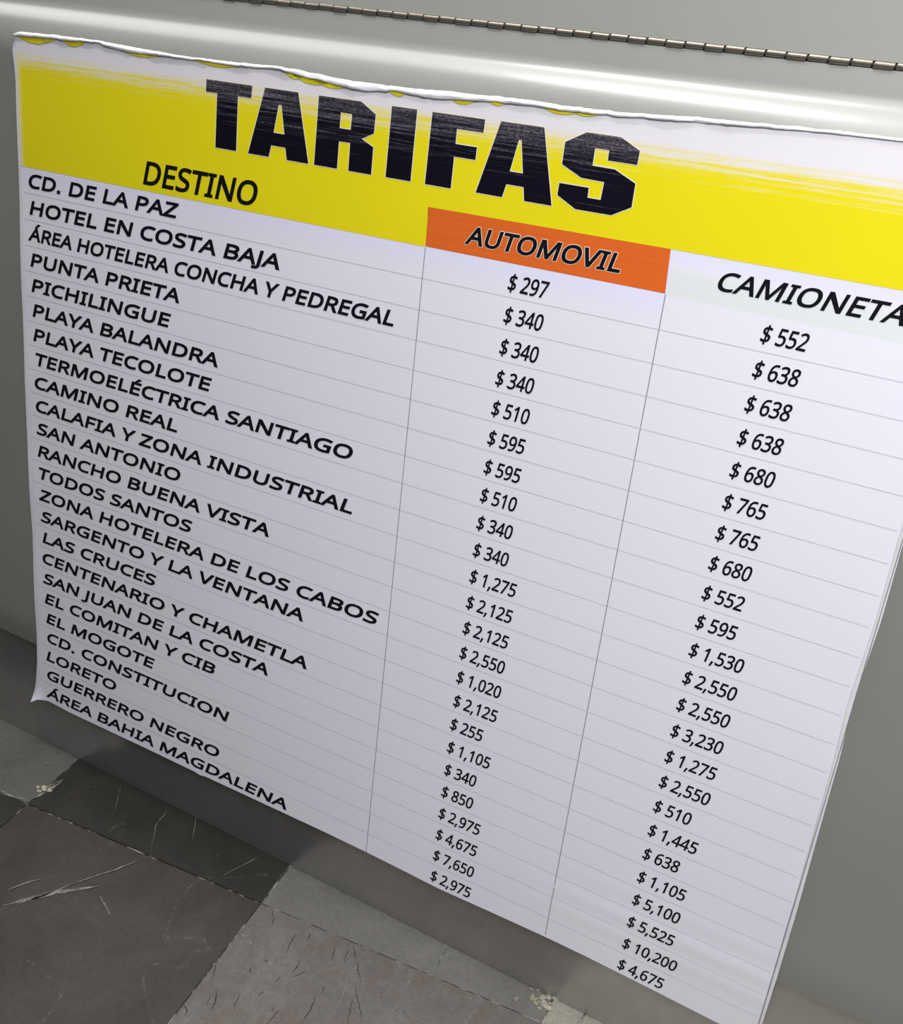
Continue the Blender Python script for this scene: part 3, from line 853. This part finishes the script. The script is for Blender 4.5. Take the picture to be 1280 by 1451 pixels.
# outlines of the printed characters, cap height = 1000
GLYPHS = {
    'A': '895|763,0 643,310 246,310 127,0 0,0 391,1004 504,1004 894,0|493,724 479,765 460,826 445,874 431,817 415,765 402,724 289,422 605,422',
    'B': '910|422,1000 536,994 631,975 705,945 758,899 790,835 801,752 799,714 791,680 779,648 752,606 665,531 756,467 783,442 805,412 822,376 831,333 835,284 830,227 816,175 793,130 761,90 721,58 673,33 618,15 556,4 487,0 136,0 136,1000|447,574 524,579 582,593 623,616 650,648 666,688 671,738 664,788 645,827 613,856 566,876 504,888 427,892 262,892 262,574|262,469 262,106 464,106 543,112 605,129 648,158 677,196 695,242 700,294 695,344 677,387 646,421 600,447 560,460 511,467 454,469',
    'C': '885|564,903 513,900 465,891 420,876 379,855 343,828 311,796 283,759 261,716 242,669 229,617 221,560 218,500 223,421 236,350 257,286 287,230 325,183 372,146 427,118 491,102 563,97 688,108 803,136 803,27 687,-4 545,-14 449,-7 364,14 290,49 227,97 176,157 137,228 108,310 91,401 85,501 89,575 99,644 117,709 141,768 172,823 209,871 253,913 303,949 360,977 423,998 491,1010 566,1014 714,999 842,955 791,849 688,887',
    'D': '1022|937,510 930,404 909,310 875,228 827,159 768,102 696,57 613,26 519,6 415,0 136,0 136,1000 444,1000 540,994 628,975 706,944 774,901 831,846 877,779 910,701 930,611|804,506 799,589 784,662 760,724 726,776 683,818 631,851 570,874 502,888 426,892 262,892 262,108 398,108 522,119 623,152 702,208 759,286 793,385',
    'E': '779|695,0 136,0 136,1000 695,1000 695,889 262,889 262,577 669,577 669,468 262,468 262,111 695,111',
    'F': '727|262,0 136,0 136,1000 695,1000 695,889 262,889 262,535 668,535 668,424 262,424',
    'G': '1020|570,528 916,528 916,38 752,-1 564,-14 466,-7 379,14 303,48 237,96 183,155 141,226 110,308 92,399 85,500 92,600 113,690 147,772 194,843 253,902 324,950 407,986 500,1007 604,1014 763,999 902,955 854,846 735,887 597,903 521,898 453,882 392,854 340,817 296,771 262,715 237,651 222,579 217,500 221,424 234,353 256,289 286,233 327,185 377,146 438,118 510,101 594,95 706,102 790,119 790,416 570,416',
    'H': '1038|901,0 775,0 775,466 262,466 262,0 136,0 136,1000 262,1000 262,577 775,577 775,1000 901,1000',
    'I': '475|417,0 56,0 56,73 174,99 174,899 56,927 56,1000 417,1000 417,927 300,899 300,99 417,73',
    'J': '382|-6,-266 -64,-261 -109,-248 -109,-141 -62,-151 -8,-155 58,-141 87,-122 109,-92 124,-50 129,6 129,1000 255,1000 255,15 251,-45 241,-98 223,-144 198,-182 168,-212 132,-236 90,-253 45,-263',
    'L': '734|136,0 136,1000 262,1000 262,112 699,112 699,0',
    'M': '1270|577,0 248,877 242,877 247,805 251,711 252,606 252,0 136,0 136,1000 322,1000 630,181 636,181 950,1000 1134,1000 1134,0 1010,0 1010,615 1011,712 1015,803 1020,875 1014,875 681,0',
    'N': '1064|929,0 782,0 246,831 241,831 246,754 250,660 252,559 252,0 136,0 136,1000 282,1000 815,172 821,172 817,239 813,338 811,436 811,1000 929,1000',
    'O': '1094|1008,501 1005,426 995,356 979,291 956,230 927,176 891,127 850,85 802,50 747,22 687,2 620,-10 548,-14 473,-10 404,2 343,23 289,51 240,86 199,128 164,176 135,231 113,291 98,357 89,428 85,503 91,601 108,691 136,772 175,843 226,902 289,951 364,987 450,1008 549,1015 644,1008 728,987 801,952 864,903 915,844 956,772 985,691 1003,601|218,501 222,421 234,349 254,284 281,228 317,182 362,144 415,117 477,101 548,95 619,101 681,117 733,144 777,182 813,228 840,284 860,349 871,421 875,501 867,618 840,717 797,798 735,857 652,893 549,905 478,899 415,883 362,856 317,820 281,773 254,718 234,654 222,581',
    'P': '847|401,1000 519,991 615,966 686,923 736,865 766,792 776,706 756,588 739,551 717,517 689,486 655,458 614,435 566,415 511,401 448,392 377,389 262,389 262,0 136,0 136,1000|389,892 262,892 262,497 363,497 423,499 475,506 521,518 559,534 591,555 615,583 632,616 642,655 646,700 639,759 618,807 584,845 535,871 470,887',
    'R': '871|412,1000 490,996 558,986 617,968 666,944 706,912 737,874 758,828 772,776 776,716 773,665 763,621 746,583 725,550 700,521 672,498 576,448 850,0 703,0 461,413 262,413 262,0 136,0 136,1000|405,891 262,891 262,520 412,520 486,525 545,541 590,568 621,605 639,653 646,710 643,751 634,786 620,815 587,849 541,873 502,883 457,889',
    'S': '769|703,268 698,211 684,160 660,116 627,77 585,45 536,20 479,1 416,-10 346,-14 239,-8 146,8 71,34 71,154 197,113 352,95 398,97 440,104 476,115 520,139 552,171 571,210 577,256 572,301 556,339 527,371 484,401 342,462 229,513 148,576 100,655 84,759 89,810 102,855 125,896 155,931 193,960 237,983 288,1000 343,1011 403,1014 555,999 679,958 640,850 527,888 401,903 361,901 326,895 296,885 259,863 232,834 217,798 211,758 217,711 232,674 260,642 301,613 430,556 579,487 616,460 647,431 672,398 689,360 700,317',
    'T': '779|452,0 326,0 326,889 14,889 14,1000 763,1000 763,889 452,889',
    'U': '1024|896,353 892,286 878,224 854,166 821,114 779,70 726,34 664,7 590,-9 507,-14 393,-3 298,31 223,88 169,162 137,252 126,356 126,1000 252,1000 252,352 259,276 281,213 317,162 368,125 434,103 514,95 571,99 620,110 662,128 696,153 724,183 745,219 760,260 769,304 772,353 772,1000 896,1000',
    'V': '840|840,1000 483,0 357,0 0,1000 132,1000 357,359 384,280 404,208 420,140 436,209 457,282 483,361 707,1000',
    'Y': '793|396,508 657,1000 793,1000 459,388 459,0 333,0 333,382 0,1000 137,1000',
    'Z': '801|746,0 53,0 53,95 580,888 70,888 70,1000 732,1000 732,905 206,112 746,112',
    'Á': '895|763,0 643,310 246,310 127,0 0,0 391,1004 504,1004 894,0|493,724 479,765 460,826 445,874 431,817 415,765 402,724 289,422 605,422|653,1308 616,1261 564,1202 506,1145 452,1098 371,1098 371,1115 417,1178 465,1253 504,1322 653,1322',
    'É': '779|695,0 136,0 136,1000 695,1000 695,889 262,889 262,577 669,577 669,468 262,468 262,111 695,111|634,1308 598,1261 546,1202 488,1145 434,1098 353,1098 353,1115 398,1178 447,1253 486,1322 634,1322',
    '$': '801|354,69 204,82 87,115 87,234 209,195 354,176 354,459 203,518 167,541 138,568 116,598 100,632 90,670 87,711 90,755 101,794 120,829 145,860 176,885 213,907 255,923 303,934 354,940 354,1063 444,1063 444,941 579,925 690,889 653,786 554,817 444,835 444,553 598,496 636,475 667,450 691,422 709,390 719,352 723,308 715,247 690,194 650,149 595,114 526,89 444,74 444,-81 354,-81|444,183 494,191 534,204 564,222 593,256 602,300 588,358 540,398 444,430|354,832 272,814 223,776 207,721 221,659 266,616 354,584',
    '0': '801|732,501 714,284 700,224 680,170 656,123 627,82 592,48 553,21 507,2 456,-10 399,-14 329,-7 267,13 214,48 169,95 132,154 104,225 85,307 73,399 69,501 72,604 83,697 102,779 128,849 163,908 207,954 261,988 325,1009 399,1015 470,1009 532,988 585,954 631,908 668,849 696,779 716,697 728,604|192,501 194,415 201,339 212,273 229,217 250,172 278,137 312,111 352,96 399,91 446,96 487,111 520,136 548,171 570,216 587,272 599,339 606,415 608,501 606,588 599,664 587,729 570,784 548,830 520,865 487,890 446,905 399,910 352,905 312,890 278,865 250,830 229,784 212,729 201,664 194,588',
    '1': '801|497,0 377,0 377,699 377,768 380,820 382,871 342,833 296,794 189,707 125,790 395,1000 497,1000',
    '2': '801|728,0 67,0 67,102 329,367 457,501 535,617 550,656 559,697 562,741 556,792 540,833 513,866 477,890 434,904 385,909 339,906 296,898 257,884 144,814 78,896 165,957 267,999 385,1014 445,1010 498,1000 546,982 588,957 622,927 651,890 671,848 684,800 688,748 684,697 673,648 655,601 631,555 601,510 566,466 431,324 223,118 223,112 728,112',
    '3': '801|690,766 688,723 679,685 665,650 646,619 622,593 593,570 560,552 523,537 483,527 483,521 557,506 616,481 662,445 695,400 715,346 721,284 717,229 703,177 681,130 649,88 607,52 555,24 493,3 421,-10 338,-14 192,-2 63,41 63,155 199,107 339,90 420,95 485,113 533,142 566,182 586,230 592,287 589,326 578,360 560,389 534,412 502,431 464,445 419,455 368,462 312,464 216,464 216,569 314,569 366,571 412,579 452,592 486,610 514,633 536,659 557,705 564,758 559,803 543,840 515,870 479,893 434,906 382,910 286,900 205,870 130,826 69,910 107,937 151,961 201,983 256,1000 316,1011 381,1014 477,1006 554,983 614,944 657,893 682,834',
    '4': '801|773,227 627,227 627,0 508,0 508,227 29,227 29,332 500,1006 627,1006 627,338 773,338|508,653 509,719 511,776 513,827 515,874 510,874 482,817 450,765 150,338 508,338',
    '5': '801|385,613 450,610 510,598 563,578 610,552 649,518 680,478 703,432 717,379 721,319 716,253 701,194 676,141 642,95 600,56 548,26 489,4 422,-10 347,-14 202,0 88,41 88,157 211,109 349,91 396,94 439,101 478,114 512,132 541,156 564,186 582,221 592,261 595,307 589,367 568,417 535,457 487,486 424,504 345,510 255,503 174,489 112,528 150,1000 651,1000 651,888 255,888 231,598 296,608',
    '6': '801|77,427 89,598 130,757 152,805 179,849 211,890 249,926 293,956 342,981 399,999 463,1010 535,1014 600,1011 658,1001 658,896 602,909 538,913 477,910 423,899 377,881 337,857 303,827 275,793 253,754 235,711 221,664 200,508 209,508 262,569 340,611 445,626 501,622 552,610 597,590 638,563 671,528 699,487 719,438 731,383 735,322 731,256 718,196 696,143 666,96 630,58 586,27 536,4 480,-9 417,-14 371,-11 326,-2 284,13 245,33 209,61 176,94 147,133 123,179 103,232 89,291 80,356|416,90 471,96 519,115 559,146 589,191 607,250 613,322 608,381 592,432 565,473 528,505 479,523 420,529 378,526 340,517 305,502 262,471 229,433 209,390 202,346 215,255 256,172 323,112 366,95',
    '7': '801|190,0 601,888 62,888 62,1000 732,1000 732,905 326,0',
    '8': '801|399,1014 456,1011 507,1002 555,987 596,966 631,939 660,906 682,868 695,824 699,775 696,736 687,701 673,669 604,590 508,529 620,463 652,437 679,408 701,377 718,342 728,303 731,259 727,206 713,157 690,114 660,77 622,45 576,20 524,1 467,-10 403,-14 335,-10 274,0 221,18 175,43 137,73 107,110 86,153 73,201 69,255 72,299 81,338 97,374 119,406 144,435 174,461 276,522 187,586 124,668 111,701 103,737 101,776 105,825 118,868 140,905 169,938 205,965 246,986 293,1002 344,1011|189,254 195,208 212,167 241,132 282,106 335,89 401,84 463,89 515,106 557,132 587,168 605,210 611,258 604,304 585,344 512,410 401,464 378,472 275,415 211,345 195,302|398,915 349,910 307,898 271,877 243,849 227,813 221,770 227,723 246,683 312,624 405,577 492,623 554,684 571,724 577,770 572,813 555,849 528,877 492,898 448,910',
    '9': '801|728,573 716,403 675,243 653,195 626,151 594,110 556,74 512,44 462,19 405,1 341,-10 269,-14 204,-11 143,0 143,105 202,92 266,87 328,90 382,101 428,119 467,143 501,172 529,207 552,245 570,288 584,335 604,490 595,490 542,431 464,389 357,374 302,378 252,390 207,410 166,437 133,471 106,513 86,561 74,615 70,676 74,743 88,803 110,857 140,904 177,942 221,973 272,996 328,1009 389,1014 436,1011 480,1002 522,987 562,965 598,938 630,905 659,865 683,819 702,768 717,709 725,644|389,910 335,904 288,885 247,853 216,808 198,750 192,678 197,618 213,567 239,526 276,495 324,477 384,471 427,474 465,483 500,498 544,529 576,567 597,610 604,654 590,744 550,828 483,888 439,905',
    '.': '375|101,76 107,120 126,148 154,164 186,169 220,164 249,148 268,120 275,76 268,32 249,3 220,-14 186,-20 154,-14 126,3 107,32',
    ',': '375|269,147 237,41 194,-74 148,-181 57,-181 85,-67 109,54 127,162 259,162',
    ' ': '364|',
}



def decode(s):
    a, *ls = s.split('|')
    return int(a) / 1000, [[tuple(int(k) / 1000 for k in p.split(',')) for p in l.split(' ')] for l in ls if l]


GL = {k: decode(s) for k, s in GLYPHS.items()}


def area2(l):
    return sum(a[0] * b[1] - b[0] * a[1] for a, b in zip(l, l[1:] + l[:1]))


def grow(loop, d):
    """move every corner of a loop outwards (solid on one side) by d"""
    lp = []
    for p in loop:                       # drop tiny steps that would fold over
        if not lp or (Vector(p) - Vector(lp[-1])).length > abs(d) * .55:
            lp.append(p)
    if len(lp) > 3 and (Vector(lp[0]) - Vector(lp[-1])).length <= abs(d) * .55:
        lp.pop()
    loop = lp
    n, out = len(loop), []
    for k in range(n):
        p0, p1, p2 = Vector(loop[k - 1]), Vector(loop[k]), Vector(loop[(k + 1) % n])
        e1, e2 = (p1 - p0), (p2 - p1)
        if e1.length < 1e-9 or e2.length < 1e-9:
            out.append(p1)
            continue
        e1.normalize()
        e2.normalize()
        n1, n2 = Vector((-e1.y, e1.x)), Vector((-e2.y, e2.x))
        b = n1 + n2
        turn = e1.x * e2.y - e1.y * e2.x
        if b.length < .12:
            b = n1
        b = b / max(b.length_squared / 2, .35 if turn < 0 else .03)
        out.append(p1 + b * d)
    return out


def fill(loops):
    """triangulate an outline with its holes (flat curve fill)"""
    cu = bpy.data.curves.new('outline', 'CURVE')
    cu.dimensions = '2D'
    cu.fill_mode = 'BOTH'
    K = 20.0
    for l in loops:
        sp = cu.splines.new('POLY')
        sp.points.add(len(l) - 1)
        for q, p in zip(sp.points, l):
            q.co = (p[0] * K, p[1] * K, 0, 1)
        sp.use_cyclic_u = True
    o = bpy.data.objects.new('outline', cu)
    me = o.to_mesh()
    vs = [(v.co.x / K, v.co.y / K) for v in me.vertices]
    fs = [list(p.vertices) for p in me.polygons]
    o.to_mesh_clear()
    bpy.data.objects.remove(o)
    bpy.data.curves.remove(cu)
    return vs, fs


def text(s, u0, u1, vbase, cap, shear=.0, bold=.03, mat=INK, lift=.0003, name='printed_text', f0=0., f1=0., ref=None, xs=None, slope=0.0, outline=None):
    """lay out a line of print; u0/u1 = left and right limits, measured at cap fractions f0/f1"""
    caph = cap * ROW
    u0b = u0 - shear * f0 * caph / COL
    ref = ref or s
    x, lay = 0.0, []
    for ch in s:
        adv, ls = GL[ch]
        for l in ls:
            lay.append([(px + x, py) for px, py in l])
        x += adv
    x = 0
    xr = 0
    for k, ch in enumerate(ref):
        adv, ls = GL[ch]
        if ls:
            xr = x + max(p[0] for l in ls for p in l)
        x += adv
    xl = min(p[0] for l in lay for p in l)
    if xs is None:
        u1b = u1 - shear * f1 * caph / COL
        xs = (u1b - u0b) * COL / (xr - xl)
    else:
        xs = xs * caph
    loops = [[((px - xl) * xs, py * caph) for px, py in l] for l in lay]
    parts = [(mat, bold, lift, [(0, 0)])]
    if outline:                      # thin pale edge around the letters
        parts.insert(0, (outline, bold, lift - .0001, [(-.0006, 0), (.0006, 0), (0, .0006), (0, -.0006)]))
    obs = []
    for (mm, bb, lf0, shifts) in parts:
      V, F = [], []
      for ks, (sx, sz) in enumerate(shifts):
        lf = lf0 - ks * .00001
        # group loops into glyph pieces: every outer loop with the holes inside it
        outer = [l for l in loops if area2(l) < 0]
        holes = [l for l in loops if area2(l) >= 0]
        for o in outer:
            bx = (min(p[0] for p in o), max(p[0] for p in o), min(p[1] for p in o), max(p[1] for p in o))
            mine = [h_ for h_ in holes if bx[0] <= sum(p[0] for p in h_) / len(h_) <= bx[1] and bx[2] <= sum(p[1] for p in h_) / len(h_) <= bx[3]]
            b0 = len(V)
            flat, tri = fill([grow(l, bb * caph) for l in [o] + mine])
            for p in flat:
                X = u0b * COL + p[0] + shear * p[1] + sx
                u = X / COL
                V.append(P3(u, vbase + slope * (u - u0) - (p[1] + sz) / ROW, lf))
            F += [[b0 + k for k in t] for t in tri]
      # face the viewer
      F2 = []
      for f in F:
          a, b, c = (V[k] for k in f)
          F2.append(f if (b - a).cross(c - a).y < 0 else f[::-1])
      obs.append((mm, V, F2))
    root = None
    for mm, V, F in obs[::-1]:
        o = mesh_obj(name if root is None else 'text_outline', V, F, mm, board if root is None else root)
        root = root or o
    return root


LABELS = [
    ('CD. DE LA PAZ', -2.667, .5, -1.729, 0), ('HOTEL EN COSTA BAJA', -2.671, 0, -1.133, 0),
    ('ÁREA HOTELERA CONCHA Y PEDREGAL', -2.687, 0, -.529, 0), ('PUNTA PRIETA', -2.679, 0, -1.704, 0),
    ('PICHILINGUE', -2.680, 0, -1.771, 0), ('PLAYA BALANDRA', -2.681, 0, -1.464, 0), ('PLAYA TECOLOTE', -2.683, 0, -1.514, 0),
    ('TERMOELÉCTRICA SANTIAGO', -2.668, 1, -.679, .5), ('CAMINO REAL', -2.684, .5, -1.709, 0),
    ('CALAFIA Y ZONA INDUSTRIAL', -2.684, .5, -.659, 0), ('SAN ANTONIO', -2.688, .1, -1.683, .5),
    ('RANCHO BUENA VISTA', -2.687, 0, -1.121, 0), ('TODOS SANTOS', -2.680, 1, -1.609, .3),
    ('ZONA HOTELERA DE LOS CABOS', -2.690, 0, -.472, .3), ('SARGENTO Y LA VENTANA', -2.682, .2, -.890, 0),
    ('LAS CRUCES', -2.679, 0, -1.849, .3), ('CENTENARIO Y CHAMETLA', -2.683, .5, -.850, 0),
    ('SAN JUAN DE LA COSTA', -2.686, .1, -1.085, 0), ('EL COMITAN Y CIB', -2.680, 0, -1.433, .2), ('EL MOGOTE', -2.676, 0, -1.868, 0),
    ('CD. CONSTITUCION', -2.673, .5, -1.342, 0), ('LORETO', -2.688, 0, -2.139, .5), ('GUERRERO NEGRO', -2.685, .5, -1.383, .5),
    ('ÁREA BAHIA MAGDALENA', -2.700, 0, -.919, 0)]
A_P = '297 340 340 340 510 595 595 510 340 340 1,275 2,125 2,125 2,550 1,020 2,125 255 1,105 340 850 2,975 4,675 7,650 2,975'.split()
B_P = '552 638 638 638 680 765 765 680 552 595 1,530 2,550 2,550 3,230 1,275 2,550 510 1,445 638 1,105 5,100 5,525 10,200 4,675'.split()
for i, (s, u0, f0, u1, f1) in enumerate(LABELS):
    text(s, u0, u1, i + .79, .485, .31, .049 if len(s) > 30 else .054, f0=f0, f1=f1, slope=-.03)
for i, s in enumerate(A_P):
    text('$ ' + s, -.021, 0, i + .795 - .001 * i, .49, .155, .024, xs=.76, name='printed_price')
for i, s in enumerate(B_P):
    text('$ ' + s, .985, 0, i + .725, .475, .155, .022, xs=.76, name='printed_price')
text('DESTINO', -1.920, -1.408, -.19, .765, .24, .036, ref='DESTIN', name='printed_heading')
text('AUTOMOVIL', -.228, .422, -.345, .51, .24, .044, name='printed_heading', slope=-.05, outline=PALE)
text('CAMIONETA', .801, 1.382, -.44, .50, .30, .034, f0=.5, f1=1, ref='CAMIONET', name='printed_heading', slope=-.03)

TITLE_SHAPES = {
    'T': [[(-1.560, -3.95), (-1.312, -3.95), (-1.316, -3.566), (-1.387, -3.566), (-1.388, -1.845), (-1.503, -1.845), (-1.500, -3.566), (-1.562, -3.566)]],
    'A': [[(-1.245, -3.95), (-1.075, -3.95), (-1.005, -1.845), (-1.117, -1.845), (-1.127, -2.22), (-1.201, -2.22), (-1.212, -1.845), (-1.323, -1.845)],
          [(-1.171, -3.50), (-1.157, -3.50), (-1.135, -2.62), (-1.192, -2.62)]],
    'R': [[(-.971, -3.95), (-.765, -3.95), (-.692, -3.638), (-.694, -3.085), (-.751, -2.868), (-.692, -2.676), (-.692, -1.85), (-.804, -1.85), (-.804, -2.69),
           (-.859, -2.69), (-.860, -1.85), (-.976, -1.85)], [(-.859, -3.55), (-.804, -3.55), (-.806, -3.079), (-.860, -3.079)]],
    'I': [[(-.620, -3.95), (-.504, -3.95), (-.505, -1.86), (-.623, -1.86)]],
    'F': [[(-.435, -3.95), (-.204, -3.95), (-.205, -3.582), (-.320, -3.582), (-.320, -3.15), (-.225, -3.15), (-.226, -2.79), (-.320, -2.79), (-.320, -1.86), (-.438, -1.86)]],
    'A2': [[(-.136, -3.965), (.043, -3.965), (.116, -1.875), (.001, -1.875), (-.009, -2.26), (-.082, -2.26), (-.094, -1.875), (-.209, -1.875)],
           [(-.053, -3.54), (-.042, -3.54), (-.019, -2.63), (-.075, -2.63)]],
    'S': [[(.213, -4.0), (.345, -4.0), (.424, -3.719), (.423, -3.345), (.310, -3.345), (.309, -3.62), (.254, -3.62), (.254, -3.146), (.342, -3.139), (.428, -2.851),
           (.429, -2.213), (.356, -1.905), (.213, -1.90), (.133, -2.203), (.134, -2.54), (.253, -2.54), (.254, -2.267), (.306, -2.267), (.309, -2.76), (.218, -2.776),
           (.134, -3.061), (.134, -3.66)]]}
for key in ('T', 'A', 'R', 'I', 'F', 'A2', 'S'):
    made = None
    for (mm, d, lf) in ((TITLE, 0.0, .0004), (PALE, .0008, .00026)):
        ll = []
        for q, l in enumerate(TITLE_SHAPES[key]):
            pts = [(u * COL, -v * ROW) for u, v in l]
            if (area2(pts) > 0) != (q > 0):
                pts = pts[::-1]
            ll.append(grow(pts, d))
        flat, tri = fill(ll)
        V = [P3(p[0] / COL, -p[1] / ROW, lf) for p in flat]
        F = []
        for f in tri:
            a, b, c = (V[k] for k in f)
            F.append(list(f) if (b - a).cross(c - a).y < 0 else list(f)[::-1])
        o = mesh_obj('title_letter' if made is None else 'letter_outline', V, F, mm, board if made is None else made)
        made = made or o

for o in bpy.data.objects:
    if '_off' in o:
        del o['_off']
